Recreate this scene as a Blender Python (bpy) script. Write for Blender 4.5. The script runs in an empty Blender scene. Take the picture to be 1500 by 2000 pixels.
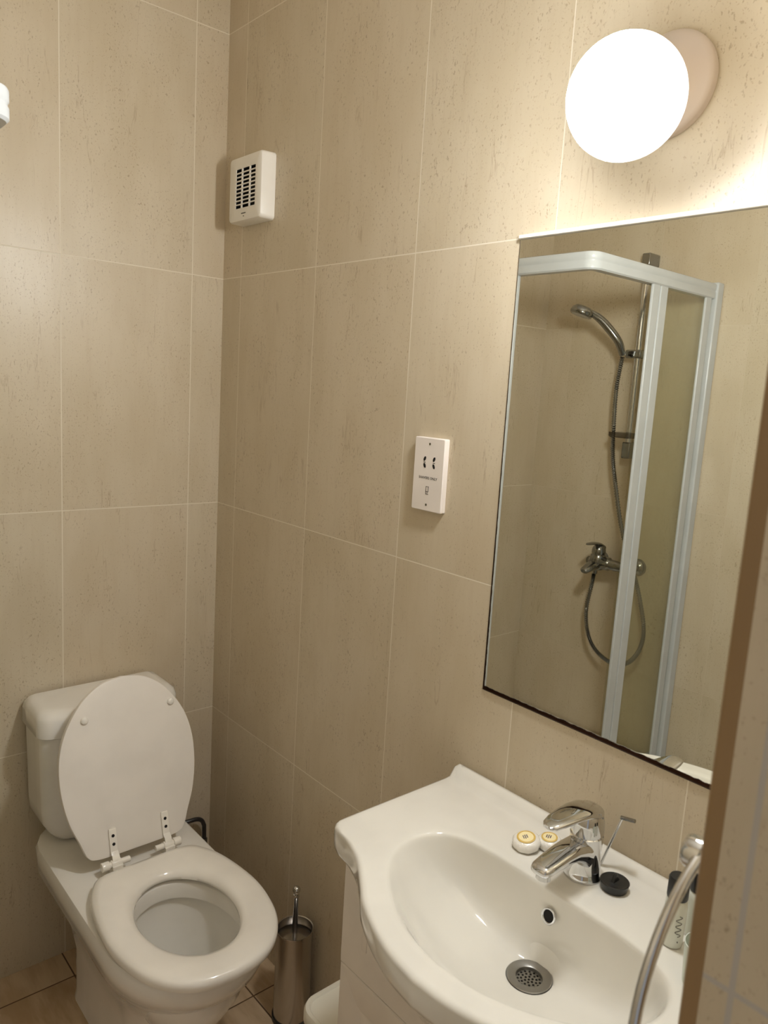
import bpy, math, random
from mathutils import Vector, Matrix

random.seed(7)
sc = bpy.context.scene
COL = sc.collection

# ------------------------------------------------------------------ camera
# room axes: toilet wall is y = 0, mirror wall is x = 0, the room lies at x < 0, y < 0
CAM = Vector((-1.03617, -1.89057, 1.54364))
RIGHT = Vector((0.75792093, -0.64961825, 0.05959867))
UP = Vector((0.05838494, 0.15854397, 0.98562417))
FWD = Vector((0.64972846, 0.74354552, -0.15809172))
cam_data = bpy.data.cameras.new('camera')
cam = bpy.data.objects.new('camera', cam_data)
COL.objects.link(cam)
cam_data.sensor_fit = 'VERTICAL'
cam_data.sensor_height = 36.0
cam_data.sensor_width = 27.0
cam_data.lens = 36.0 * 1496.62 / 2000.0
cam_data.clip_start = 0.02
cam_data.dof.use_dof = True
cam_data.dof.focus_distance = 1.75
cam_data.dof.aperture_fstop = 10.0
m = Matrix((RIGHT, UP, -FWD)).transposed().to_4x4()
m.translation = CAM
cam.matrix_world = m
sc.camera = cam

# ------------------------------------------------------------------ world, exposure
world = bpy.data.worlds.new('world')
sc.world = world
world.use_nodes = True
bg = world.node_tree.nodes['Background']
bg.inputs[0].default_value = (0.96, 0.97, 1.0, 1)
bg.inputs[1].default_value = 0.34
LAMP_STRENGTH = 212.0
LAMP_COLOR = (0.985, 1.0, 1.0)
sc.view_settings.view_transform = 'Standard'
sc.view_settings.look = 'None'
sc.view_settings.gamma = 1.0
sc.view_settings.use_curve_mapping = False
sc.view_settings.exposure = 0.0
sc.cycles.blur_glossy = 0.5
sc.cycles.sample_clamp_indirect = 8.0
sc.cycles.max_bounces = 12
sc.cycles.diffuse_bounces = 6
sc.cycles.transparent_max_bounces = 12

# ------------------------------------------------------------------ materials
def srgb(r, g, b):
    f = lambda c: c / 12.92 if c <= 0.04045 else ((c + 0.055) / 1.055) ** 2.4
    return (f(r / 255), f(g / 255), f(b / 255), 1.0)

class NT:
    """small helper for node trees"""
    def __init__(s, name):
        s.mat = bpy.data.materials.new(name)
        s.mat.use_nodes = True
        s.t = s.mat.node_tree
        s.bsdf = s.t.nodes['Principled BSDF']
        s.out = s.t.nodes['Material Output']
    def n(s, kind, **kw):
        nd = s.t.nodes.new(kind)
        for k, v in kw.items():
            setattr(nd, k, v)
        return nd
    def link(s, a, b):
        s.t.links.new(a, b)
    def val(s, sock, v):
        if isinstance(v, (int, float)):
            sock.default_value = v
        elif isinstance(v, tuple):
            sock.default_value = v
        else:
            s.link(v, sock)
    def math(s, op, a, b=0.0, c=None, clamp=False):
        nd = s.n('ShaderNodeMath', operation=op)
        nd.use_clamp = clamp
        s.val(nd.inputs[0], a)
        s.val(nd.inputs[1], b)
        if c is not None:
            s.val(nd.inputs[2], c)
        return nd.outputs[0]
    def comb(s, x, y, z):
        nd = s.n('ShaderNodeCombineXYZ')
        for i, v in enumerate((x, y, z)):
            s.val(nd.inputs[i], v)
        return nd.outputs[0]
    def pos(s):
        g = s.n('ShaderNodeNewGeometry')
        sp = s.n('ShaderNodeSeparateXYZ')
        s.link(g.outputs['Position'], sp.inputs[0])
        return sp.outputs
    def ramp(s, v, a, b, lo=0.0, hi=1.0):
        nd = s.n('ShaderNodeMapRange')
        nd.interpolation_type = 'SMOOTHSTEP'
        s.val(nd.inputs[0], v)
        for i, x in enumerate((a, b, lo, hi)):
            nd.inputs[i + 1].default_value = x
        return nd.outputs[0]
    def noise(s, vec, scale, detail=3.0, rough=0.5):
        nd = s.n('ShaderNodeTexNoise')
        s.link(vec, nd.inputs['Vector'])
        nd.inputs['Scale'].default_value = scale
        nd.inputs['Detail'].default_value = detail
        nd.inputs['Roughness'].default_value = rough
        return nd.outputs[0]
    def mix(s, fac, a, b):
        nd = s.n('ShaderNodeMix', data_type='RGBA')
        s.val(nd.inputs[0], fac)
        s.val(nd.inputs[6], a)
        s.val(nd.inputs[7], b)
        return nd.outputs[2]

def plain(name, col, rough=0.4, metal=0.0, coat=0.0, spec=0.5, bump=None, bump_scale=60):
    m = NT(name)
    b = m.bsdf
    g = m.n('ShaderNodeTexCoord')
    nz = m.noise(g.outputs['Object'], 9.0, 3.0)
    c2 = tuple(x * 0.94 for x in col[:3]) + (1.0,)
    m.link(m.mix(m.ramp(nz, 0.35, 0.7), col, c2), b.inputs['Base Color'])
    b.inputs['Roughness'].default_value = rough
    b.inputs['Metallic'].default_value = metal
    b.inputs['Coat Weight'].default_value = coat
    b.inputs['Specular IOR Level'].default_value = spec
    if bump:
        bp = m.n('ShaderNodeBump')
        bp.inputs['Strength'].default_value = bump
        bp.inputs['Distance'].default_value = 0.002
        m.link(m.noise(g.outputs['Object'], bump_scale, 4.0), bp.inputs['Height'])
        m.link(bp.outputs[0], b.inputs['Normal'])
    return m.mat

def tile_material(name, axis, u0, tile_w=0.330, z0=0.006, tile_h=0.600, seed=0.0, grout=0.0021, grout_col=(226, 217, 200)):
    """beige stone-look wall tiles, grid in metres on the wall itself"""
    m = NT(name)
    p = m.pos()
    u, v = p[axis], p[2]
    tu = m.math('DIVIDE', m.math('SUBTRACT', u, u0), tile_w)
    tv = m.math('DIVIDE', m.math('SUBTRACT', v, z0), tile_h)
    du = m.math('MULTIPLY', m.math('ABSOLUTE', m.math('SUBTRACT', tu, m.math('ROUND', tu))), tile_w)
    dv = m.math('MULTIPLY', m.math('ABSOLUTE', m.math('SUBTRACT', tv, m.math('ROUND', tv))), tile_h)
    d = m.math('MINIMUM', du, dv)
    gr = m.ramp(d, grout * 0.40, grout * 0.62, 1.0, 0.0)
    iu, iv = m.math('FLOOR', tu), m.math('FLOOR', tv)
    wn = m.n('ShaderNodeTexWhiteNoise', noise_dimensions='3D')
    m.link(m.comb(iu, iv, seed), wn.inputs['Vector'])
    off = m.math('MULTIPLY', wn.outputs['Value'], 37.0)
    vec = m.comb(u, off, m.math('MULTIPLY', v, 0.45))
    vec_long = m.comb(m.math('MULTIPLY', u, 1.0), off, m.math('MULTIPLY', v, 0.10))
    base_n = m.noise(vec, 9.0, 4.0, 0.55)
    light, dark = srgb(205, 193, 170), srgb(198, 185, 160)
    col = m.mix(m.ramp(base_n, 0.32, 0.68), light, dark)
    # fine vertical drag of colour
    drag = m.noise(vec_long, 70.0, 3.0, 0.6)
    col = m.mix(m.math('MULTIPLY', m.ramp(drag, 0.45, 0.75), 0.12), col, srgb(176, 155, 126))
    # small brown specks
    sp = m.noise(m.comb(u, off, m.math('MULTIPLY', v, 0.60)), 225.0, 2.0, 0.55)
    region = m.noise(vec, 13.0, 2.0)
    spm = m.math('MULTIPLY', m.ramp(sp, 0.60, 0.70), m.ramp(region, 0.36, 0.60))
    col = m.mix(m.math('MULTIPLY', spm, 0.44), col, srgb(126, 102, 76))
    sp2 = m.noise(m.comb(m.math('ADD', u, 3.3), off, m.math('MULTIPLY', v, 0.8)), 300.0, 1.0)
    col = m.mix(m.math('MULTIPLY', m.ramp(sp2, 0.66, 0.74), 0.35), col, srgb(150, 118, 86))
    # thin wandering vertical veins
    vn = m.noise(m.comb(m.math('MULTIPLY', u, 7.0), off, m.math('MULTIPLY', v, 0.8)), 1.0, 6.0, 0.58)
    vein = m.ramp(m.math('ABSOLUTE', m.math('SUBTRACT', vn, 0.5)), 0.0, 0.0055, 1.0, 0.0)
    brk = m.noise(m.comb(m.math('MULTIPLY', u, 3.0), off, m.math('MULTIPLY', v, 2.2)), 4.0, 4.0)
    veinm = m.math('MULTIPLY', vein, m.ramp(brk, 0.50, 0.62))
    col = m.mix(m.math('MULTIPLY', veinm, 0.34), col, srgb(140, 114, 86))
    tint = m.mix(m.math('MULTIPLY', wn.outputs['Value'], 0.10), col, srgb(214, 190, 164))
    col = m.mix(gr, tint, srgb(*grout_col))
    m.link(col, m.bsdf.inputs['Base Color'])
    rough = m.math('ADD', m.math('MULTIPLY', gr, 0.45), m.math('ADD', 0.31, m.math('MULTIPLY', base_n, 0.10)))
    m.link(rough, m.bsdf.inputs['Roughness'])
    m.bsdf.inputs['Specular IOR Level'].default_value = 0.42
    bp = m.n('ShaderNodeBump')
    bp.inputs['Strength'].default_value = 0.25
    bp.inputs['Distance'].default_value = 0.001
    h = m.math('SUBTRACT', 1.0, m.math('ADD', gr, m.math('MULTIPLY', spm, 0.25)))
    m.link(h, bp.inputs['Height'])
    m.link(bp.outputs[0], m.bsdf.inputs['Normal'])
    return m.mat

def floor_material():
    m = NT('floor_tile')
    p = m.pos()
    w = 0.33
    tu = m.math('DIVIDE', m.math('ADD', p[0], 0.098), w)
    tv = m.math('DIVIDE', m.math('ADD', p[1], 0.098), w)
    du = m.math('MULTIPLY', m.math('ABSOLUTE', m.math('SUBTRACT', tu, m.math('ROUND', tu))), w)
    dv = m.math('MULTIPLY', m.math('ABSOLUTE', m.math('SUBTRACT', tv, m.math('ROUND', tv))), w)
    gr = m.ramp(m.math('MINIMUM', du, dv), 0.0014, 0.0022, 1.0, 0.0)
    wn = m.n('ShaderNodeTexWhiteNoise', noise_dimensions='3D')
    m.link(m.comb(m.math('FLOOR', tu), m.math('FLOOR', tv), 2.0), wn.inputs['Vector'])
    off = m.math('MULTIPLY', wn.outputs['Value'], 21.0)
    n1 = m.noise(m.comb(m.math('MULTIPLY', p[0], 5.0), p[1], off), 5.0, 4.0, 0.6)
    col = m.mix(m.ramp(n1, 0.35, 0.65), srgb(208, 184, 152), srgb(184, 156, 122))
    col = m.mix(m.math('MULTIPLY', wn.outputs['Value'], 0.25), col, srgb(212, 190, 158))
    col = m.mix(gr, col, srgb(96, 72, 50))
    m.link(col, m.bsdf.inputs['Base Color'])
    m.bsdf.inputs['Roughness'].default_value = 0.38
    bp = m.n('ShaderNodeBump')
    bp.inputs['Strength'].default_value = 0.3
    bp.inputs['Distance'].default_value = 0.001
    m.link(m.math('SUBTRACT', 1.0, gr), bp.inputs['Height'])
    m.link(bp.outputs[0], m.bsdf.inputs['Normal'])
    return m.mat

def mirror_material():
    m = NT('silvered_glass')
    p = m.pos()
    nz = m.noise(m.comb(0.0, p[1], p[2]), 60.0, 4.0, 0.6)
    nl = m.noise(m.comb(0.0, m.math('MULTIPLY', p[1], 1.0), m.math('MULTIPLY', p[2], 1.0)), 14.0, 2.0)
    wob = m.math('MULTIPLY', m.math('SUBTRACT', nz, 0.5), 0.006)
    low = m.math('SUBTRACT', m.math('ADD', m.math('SUBTRACT', p[2], 1.012), wob), 0.0072)
    side = m.math('SUBTRACT', m.math('SUBTRACT', -1.0130, p[1]), m.math('MULTIPLY', m.math('SUBTRACT', 1.86, p[2]), m.math('ADD', 0.002, m.math('MULTIPLY', nz, 0.005))))
    stain = m.math('MAXIMUM', m.ramp(low, -0.0010, 0.0010, 1.0, 0.0), m.ramp(side, -0.0006, 0.0006, 1.0, 0.0))
    m.bsdf.inputs['Metallic'].default_value = 1.0
    col = m.mix(stain, (0.86, 0.865, 0.80, 1), (0.035, 0.016, 0.010, 1))
    m.link(col, m.bsdf.inputs['Base Color'])
    m.link(m.math('ADD', 0.004, m.math('MULTIPLY', stain, 0.4)), m.bsdf.inputs['Roughness'])
    return m.mat

def clear_glass(name, tint, mixf=0.10):
    m = NT(name)
    tr = m.n('ShaderNodeBsdfTransparent')
    tr.inputs[0].default_value = tint
    gl = m.n('ShaderNodeBsdfGlossy')
    gl.inputs['Roughness'].default_value = 0.02
    lw = m.n('ShaderNodeLayerWeight')
    fr = m.math('POWER', lw.outputs['Facing'], 5.0)
    ms = m.n('ShaderNodeMixShader')
    m.link(m.math('ADD', 0.02 + mixf * 0.1, m.math('MULTIPLY', fr, 0.5)), ms.inputs[0])
    m.link(tr.outputs[0], ms.inputs[1])
    m.link(gl.outputs[0], ms.inputs[2])
    m.link(ms.outputs[0], m.out.inputs[0])
    m.t.nodes.remove(m.bsdf)
    return m.mat

def lamp_material(center, forward):
    """opal globe: full glow in front, emission dimmed behind to keep the nearby wall darker"""
    m = NT('lit_opal_glass')
    g = m.n('ShaderNodeNewGeometry')
    dt = m.n('ShaderNodeVectorMath', operation='DOT_PRODUCT')
    m.link(g.outputs['Normal'], dt.inputs[0])
    dt.inputs[1].default_value = forward
    st = m.ramp(dt.outputs['Value'], -0.10, 0.50, LAMP_STRENGTH * 0.010, LAMP_STRENGTH)  # glow falls off by normal, shaped to spare the tiles beside the globe
    b = m.bsdf
    b.inputs['Base Color'].default_value = (0.9, 0.9, 0.88, 1)
    b.inputs['Roughness'].default_value = 0.15
    b.inputs['Emission Color'].default_value = LAMP_COLOR + (1,)
    m.link(st, b.inputs['Emission Strength'])
    return m.mat

M = {}
M['tile_a'] = tile_material('toilet_wall_tile', 0, -0.0898, seed=1.0)
M['tile_b'] = tile_material('mirror_wall_tile', 1, -0.0917, seed=5.0)
M['tile_c'] = tile_material('shower_wall_tile', 1, -0.121, seed=9.0, grout_col=(206, 193, 170))
M['tile_d'] = tile_material('door_wall_tile', 1, -1.733, seed=13.0, grout=0.0036, grout_col=(186, 180, 172))
M['floor'] = floor_material()
M['ceiling'] = plain('ceiling_paint', srgb(236, 232, 224), 0.7)
M['trim'] = plain('tan_tile_trim', srgb(146, 118, 82), 0.4)
M['porcelain'] = plain('white_porcelain', srgb(240, 236, 229), 0.09, coat=0.5)
M['basin'] = plain('basin_ceramic', srgb(228, 225, 217), 0.09, coat=0.5)
M['seat'] = plain('white_seat_plastic', srgb(240, 235, 226), 0.13, coat=0.4)
M['lid_paint'] = plain('matt_white_lid', srgb(236, 230, 222), 0.42)
M['white_plastic'] = plain('white_plastic', srgb(238, 234, 226), 0.35)
M['grey_plastic'] = plain('pale_grey_plastic', srgb(190, 186, 180), 0.4)
M['shaded_white_plastic'] = plain('shaded_lamp_base', srgb(198, 184, 172), 0.3)  # white lamp base, its shade put into the tan colour
M['socket_plastic'] = plain('socket_plastic', srgb(238, 230, 224), 0.3)
M['bin_plastic'] = plain('bin_plastic', srgb(232, 228, 214), 0.45)
M['gloss_white'] = plain('gloss_white_board', srgb(228, 220, 210), 0.22)
M['enclosure_white'] = plain('white_enamel_frame', srgb(198, 202, 204), 0.25)
M['chrome'] = plain('chrome', (0.66, 0.66, 0.66, 1), 0.05, metal=1.0)
M['brushed'] = plain('brushed_steel', (0.52, 0.49, 0.46, 1), 0.24, metal=1.0)
M['waste_steel'] = plain('waste_steel', (0.36, 0.35, 0.33, 1), 0.32, metal=1.0)
M['dark_chrome'] = plain('dark_chrome', (0.33, 0.33, 0.32, 1), 0.14, metal=1.0)
M['dark_pipe'] = plain('dark_pipe', (0.035, 0.030, 0.028, 1), 0.3)
M['black_rubber'] = plain('black_rubber', (0.012, 0.012, 0.012, 1), 0.38)
M['black'] = plain('black_void', (0.004, 0.003, 0.003, 1), 0.8)
M['ink'] = plain('dark_ink', (0.05, 0.045, 0.045, 1), 0.6)
M['navy_ink'] = plain('navy_ink', (0.03, 0.025, 0.12, 1), 0.6)
M['gold_ink'] = plain('gold_ink', srgb(214, 180, 96), 0.45)
M['cream_ink'] = plain('cream_label', srgb(244, 228, 178), 0.5)
M['wrap'] = plain('soap_wrapper', srgb(240, 236, 228), 0.12, coat=0.6, bump=0.5, bump_scale=260)
M['bottle'] = plain('pale_bottle_plastic', srgb(226, 228, 218), 0.3)
M['frost'] = plain('frosted_cup_plastic', srgb(206, 214, 204), 0.35)
M['mirror'] = mirror_material()
M['mirror_back'] = plain('mirror_backing', srgb(62, 42, 32), 0.6)
M['glass'] = clear_glass('shower_glass', (0.955, 0.958, 0.925, 1), 0.2)
M['smoke'] = clear_glass('grey_clear_plastic', (0.52, 0.50, 0.47, 1), 0.25)
M['water'] = clear_glass('bowl_water', (0.58, 0.65, 0.61, 1), 0.3)
M['silicone'] = plain('white_silicone_strip', srgb(244, 241, 234), 0.3)
M['bristle'] = plain('white_bristles', srgb(225, 222, 214), 0.8)

# ------------------------------------------------------------------ geometry helpers
class MB:
    def __init__(s):
        s.v, s.f = [], []
    def add(s, verts, faces):
        o = len(s.v)
        s.v += [tuple(x) for x in verts]
        s.f += [tuple(i + o for i in f) for f in faces]
        return s
    def box(s, x0, x1, y0, y1, z0, z1):
        v = [(x, y, z) for x in (x0, x1) for y in (y0, y1) for z in (z0, z1)]
        return s.add(v, [(0, 1, 3, 2), (4, 6, 7, 5), (0, 4, 5, 1), (2, 3, 7, 6), (0, 2, 6, 4), (1, 5, 7, 3)])
    def loft(s, rings, cap0=True, cap1=True, loop=False):
        n = len(rings[0])
        v = [p for r in rings for p in r]
        f = []
        R = len(rings)
        for i in range(R if loop else R - 1):
            a, b = i * n, ((i + 1) % R) * n
            for j in range(n):
                k = (j + 1) % n
                f.append((a + j, a + k, b + k, b + j))
        if not loop:
            if cap0:
                f.append(tuple(reversed(range(n))))
            if cap1:
                f.append(tuple((R - 1) * n + j for j in range(n)))
        return s.add(v, f)
    def lathe(s, prof, origin, axis=(0, 0, 1), n=40, cap0=True, cap1=True):
        """prof: list of (radius, height along axis)"""
        ax = Vector(axis).normalized()
        t = Vector((1, 0, 0)) if abs(ax.x) < 0.8 else Vector((0, 1, 0))
        e1 = ax.cross(t).normalized()
        e2 = ax.cross(e1)
        o = Vector(origin)
        rings = []
        for r, h in prof:
            rings.append([o + ax * h + (e1 * math.cos(2 * math.pi * k / n) + e2 * math.sin(2 * math.pi * k / n)) * r for k in range(n)])
        return s.loft(rings, cap0, cap1)
    def tube(s, path, r, n=14, caps=True):
        P = [Vector(p) for p in path]
        rr = r if isinstance(r, (list, tuple)) else [r] * len(P)
        T = []
        for i in range(len(P)):
            a = P[max(i - 1, 0)]
            b = P[min(i + 1, len(P) - 1)]
            T.append((b - a).normalized())
        ref = Vector((0, 0, 1)) if abs(T[0].z) < 0.9 else Vector((1, 0, 0))
        e1 = T[0].cross(ref).normalized()
        rings = []
        for i, p in enumerate(P):
            e1 = (e1 - T[i] * e1.dot(T[i])).normalized()
            e2 = T[i].cross(e1)
            rings.append([p + (e1 * math.cos(2 * math.pi * k / n) + e2 * math.sin(2 * math.pi * k / n)) * rr[i] for k in range(n)])
        return s.loft(rings, caps, caps)
    def sphere(s, c, r, nu=32, nv=18, sz=1.0):
        rings = []
        for i in range(1, nv):
            th = math.pi * i / nv
            rings.append([(c[0] + r * math.sin(th) * math.cos(2 * math.pi * k / nu), c[1] + r * math.sin(th) * math.sin(2 * math.pi * k / nu), c[2] - r * sz * math.cos(th)) for k in range(nu)])
        n = nu
        v = [p for q in rings for p in q]
        v.append((c[0], c[1], c[2] - r * sz))
        v.append((c[0], c[1], c[2] + r * sz))
        f = []
        for i in range(len(rings) - 1):
            for j in range(n):
                k = (j + 1) % n
                f.append((i * n + j, i * n + k, (i + 1) * n + k, (i + 1) * n + j))
        b, t = len(v) - 2, len(v) - 1
        L = (len(rings) - 1) * n
        for j in range(n):
            k = (j + 1) % n
            f.append((b, k, j))
            f.append((t, L + j, L + k))
        return s.add(v, f)
    def xform(s, mat):
        s.v = [tuple(mat @ Vector(p)) for p in s.v]
        return s
    def build(s, name, mat, parent=None, smooth=35.0, bevel=0.0, seg=3, subsurf=0):
        off = Vector((0, 0, 0))
        if parent is not None:
            off = Vector(parent['_base'])
        me = bpy.data.meshes.new(name)
        me.from_pydata([tuple(Vector(p) - off) for p in s.v], [], s.f)
        me.validate()
        import bmesh
        bm = bmesh.new()
        bm.from_mesh(me)
        bmesh.ops.recalc_face_normals(bm, faces=bm.faces)
        bm.to_mesh(me)
        bm.free()
        me.materials.append(mat)
        o = bpy.data.objects.new(name, me)
        COL.objects.link(o)
        if parent is not None:
            o.parent = parent
        o['_base'] = tuple(off)
        if smooth:
            for p in me.polygons:
                p.use_smooth = True
            me.set_sharp_from_angle(angle=math.radians(smooth))
        if bevel:
            md = o.modifiers.new('bevel', 'BEVEL')
            md.width = bevel
            md.segments = seg
            md.limit_method = 'ANGLE'
            md.angle_limit = math.radians(40)
            md.harden_normals = False
            for p in me.polygons:
                p.use_smooth = True
            me.set_sharp_from_angle(angle=math.radians(60))
        if subsurf:
            md = o.modifiers.new('subsurf', 'SUBSURF')
            md.levels = subsurf
            md.render_levels = subsurf
        return o

def thing(name, label, cat, loc, group=None):
    o = bpy.data.objects.new(name, None)
    COL.objects.link(o)
    o.empty_display_size = 0.05
    o.location = loc
    o['_base'] = tuple(loc)
    o['label'] = label
    o['category'] = cat
    if group:
        o['group'] = group
    return o

def tag(o, label, cat, group=None):
    o['label'] = label
    o['category'] = cat
    if group:
        o['group'] = group
    return o

def structure(o):
    o['kind'] = 'structure'
    return o

def rrect(w, h, r, n=6):
    """rounded rectangle centred on 0,0 -> list of (a,b), counter-clockwise"""
    pts = []
    r = min(r, w / 2 - 1e-5, h / 2 - 1e-5)
    for cx, cy, a0 in ((w / 2 - r, h / 2 - r, 0), (-w / 2 + r, h / 2 - r, 90), (-w / 2 + r, -h / 2 + r, 180), (w / 2 - r, -h / 2 + r, 270)):
        for k in range(n + 1):
            a = math.radians(a0 + 90 * k / n)
            pts.append((cx + r * math.cos(a), cy + r * math.sin(a)))
    return pts

def smooth_path(pts, n=8):
    """Catmull-Rom through the points"""
    P = [Vector(p) for p in pts]
    P = [P[0] * 2 - P[1]] + P + [P[-1] * 2 - P[-2]]
    out = []
    for i in range(1, len(P) - 2):
        for k in range(n):
            t = k / n
            a, b, c, d = P[i - 1], P[i], P[i + 1], P[i + 2]
            out.append(0.5 * ((2 * b) + (c - a) * t + (2 * a - 5 * b + 4 * c - d) * t * t + (3 * b - a - 3 * c + d) * t ** 3))
    out.append(P[-2])
    return out

def sstep(a, b, x):
    t = max(0.0, min(1.0, (x - a) / (b - a)))
    return t * t * (3 - 2 * t)

# lettering on a wall that faces -x : text runs towards -y, up is +z
FACE_MX = Matrix(((0, 0, -1), (-1, 0, 0), (0, 1, 0))).to_4x4()

def text_mb(body, size, mat3, origin, thick=0.0002, align='CENTER'):
    cu = bpy.data.curves.new('lettering', 'FONT')
    cu.body = body
    cu.size = size
    cu.align_x = align
    cu.align_y = 'CENTER'
    cu.extrude = thick
    cu.resolution_u = 3
    ob = bpy.data.objects.new('lettering_source', cu)
    COL.objects.link(ob)
    dg = bpy.context.evaluated_depsgraph_get()
    dg.update()
    me = bpy.data.meshes.new_from_object(ob.evaluated_get(dg))
    mb = MB()
    mx = Matrix.Translation(Vector(origin)) @ mat3
    mb.add([mx @ v.co for v in me.vertices], [tuple(p.vertices) for p in me.polygons])
    bpy.data.objects.remove(ob)
    bpy.data.curves.remove(cu)
    bpy.data.meshes.remove(me)
    return mb

# ------------------------------------------------------------------ room shell
D = 1.390          # far (shower) wall at x = -D
TOP = 2.62
structure(MB().box(-D - 0.1, 0.1, -2.0, 0.1, -0.1, 0.010).build('floor', M['floor'], smooth=0))
structure(MB().box(-D - 0.1, 0.1, -2.0, 0.1, TOP, TOP + 0.1).build('ceiling', M['ceiling'], smooth=0))
structure(MB().box(-D, 0.0, 0.0, 0.1, 0.010, TOP).build('wall_back', M['tile_a'], smooth=0))
structure(MB().box(0.0, 0.1, -1.98, 0.1, 0.010, TOP).build('wall_right', M['tile_b'], smooth=0))
structure(MB().box(-D - 0.1, -D, -1.98, 0.1, 0.010, TOP).build('wall_left', M['tile_c'], smooth=0))
# the end of the door-side wall, tiled on its reveal
structure(MB().box(-0.605, 0.0, -1.98, -1.7155, 0.010, TOP).build('wall_front', M['tile_d'], smooth=0))
structure(MB().box(-D, -0.605, -1.98, -1.7155, 2.12, TOP).build('wall_front_lintel', M['tile_d'], smooth=0))
# tan edge trim down the tiled corner
q = [(-0.605, -1.7155)] + [(-0.6015 - 0.0035 * math.cos(math.radians(a)), -1.7070 + 0.0035 * math.sin(math.radians(a))) for a in range(0, 91, 15)] + [(-0.580, -1.7035), (-0.580, -1.7155)]
mb = MB().loft([[(x, y, z) for x, y in q] for z in (0.010, TOP)])
structure(mb.build('trim_1', M['trim'], smooth=40))

# ------------------------------------------------------------------ toilet
TX = -0.350
def pan_outline(hw, yr, yf, rc=0.03, egg=1.25):
    """plan outline, from rear middle round; same number of points each time"""
    ys = yf + hw * egg
    pts = []
    for k in range(5):
        pts.append((hw - rc - (hw - rc) * (1 - k / 4.0), yr))
    for k in range(1, 6):
        a = math.radians(90 - 90 * k / 5)
        pts.append((hw - rc + rc * math.cos(a), yr - rc + rc * math.sin(a)))
    y0 = yr - rc
    for k in range(1, 6):
        pts.append((hw, y0 + (ys - y0) * k / 6.0))
    for k in range(0, 17):
        a = math.radians(90 * k / 16)
        pts.append((hw * math.cos(a) ** 0.95 if k < 16 else 0.0, ys + (yf - ys) * math.sin(a)))
    left = [(-x, y) for x, y in reversed(pts[1:-1])]
    return pts + left

toilet = thing('toilet', 'white toilet with raised lid and open seat in the corner by the brush', 'toilet', (TX, -0.35, 0.010))
rings = []
for z, hw, yr, yf, rc, egg in ((0.010, 0.104, -0.13, -0.580, 0.05, 1.1), (0.03, 0.100, -0.13, -0.575, 0.05, 1.1), (0.14, 0.097, -0.12, -0.575, 0.05, 1.15),
                          (0.22, 0.109, -0.10, -0.603, 0.05, 1.2), (0.285, 0.136, -0.05, -0.658, 0.07, 1.22), (0.325, 0.160, -0.02, -0.705, 0.085, 1.25),
                          (0.338, 0.162, -0.015, -0.715, 0.095, 1.25), (0.343, 0.167, -0.013, -0.722, 0.10, 1.25), (0.375, 0.171, -0.012, -0.738, 0.11, 1.25), (0.398, 0.172, -0.012, -0.741, 0.11, 1.25),
                          (0.408, 0.168, -0.014, -0.738, 0.11, 1.25), (0.411, 0.161, -0.020, -0.731, 0.11, 1.25)):
    rings.append([(TX + x, y, z) for x, y in pan_outline(hw, yr, yf, rc, egg)])
HC = (TX, -0.555)
def hole_ring(sx, sy, z, dy=0.0):
    out = []
    for (x, y, _z) in rings[-1] if len(rings) < 13 else top_ring:
        a = math.atan2((y - HC[1]) / sy, (x - HC[0]) / sx)
        out.append((HC[0] + sx * math.cos(a), HC[1] + dy + sy * math.sin(a), z))
    return out
top_ring = list(rings[-1])
inner = [hole_ring(0.116, 0.150, 0.411), hole_ring(0.110, 0.143, 0.407), hole_ring(0.107, 0.140, 0.395), hole_ring(0.108, 0.141, 0.372),
         hole_ring(0.118, 0.150, 0.366), hole_ring(0.120, 0.150, 0.345), hole_ring(0.112, 0.140, 0.29), hole_ring(0.090, 0.110, 0.225, 0.01),
         hole_ring(0.060, 0.075, 0.165, 0.02), hole_ring(0.045, 0.055, 0.120, 0.03)]
MB().loft(rings + inner, True, True).build('pan', M['porcelain'], toilet, smooth=40)
wr = [(HC[0] + 0.083 * math.cos(2 * math.pi * k / 40), HC[1] + 0.012 + 0.101 * math.sin(2 * math.pi * k / 40), 0.212) for k in range(40)]
wtr = MB()
wtr.add(wr, [tuple(range(40))])
wtr.build('water', M['water'], toilet, smooth=0)

def cist_outline(hw, ds, dc, yb=-0.012, rc=0.035, nf=10):
    pts = [(0.0, yb), (hw * 0.5, yb), (hw - 0.006, yb), (hw, yb - 0.006)]
    for k in range(1, 4):
        pts.append((hw, yb - 0.006 + (-(ds - rc) - yb + 0.006) * k / 3.0))
    # rounded front corner running into the bowed front
    for k in range(1, 7):
        a = math.radians(75 * k / 6)
        pts.append((hw - rc * 1.2 + rc * 1.2 * math.cos(a), -(ds - rc) - rc * math.sin(a)))
    x0, y0 = pts[-1]
    for k in range(1, nf + 1):
        t = k / nf
        pts.append((x0 * (1 - t), y0 + (-dc - y0) * (1 - (1 - t) ** 2)))
    left = [(-x, y) for x, y in reversed(pts[1:-1])]
    return pts + left

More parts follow.
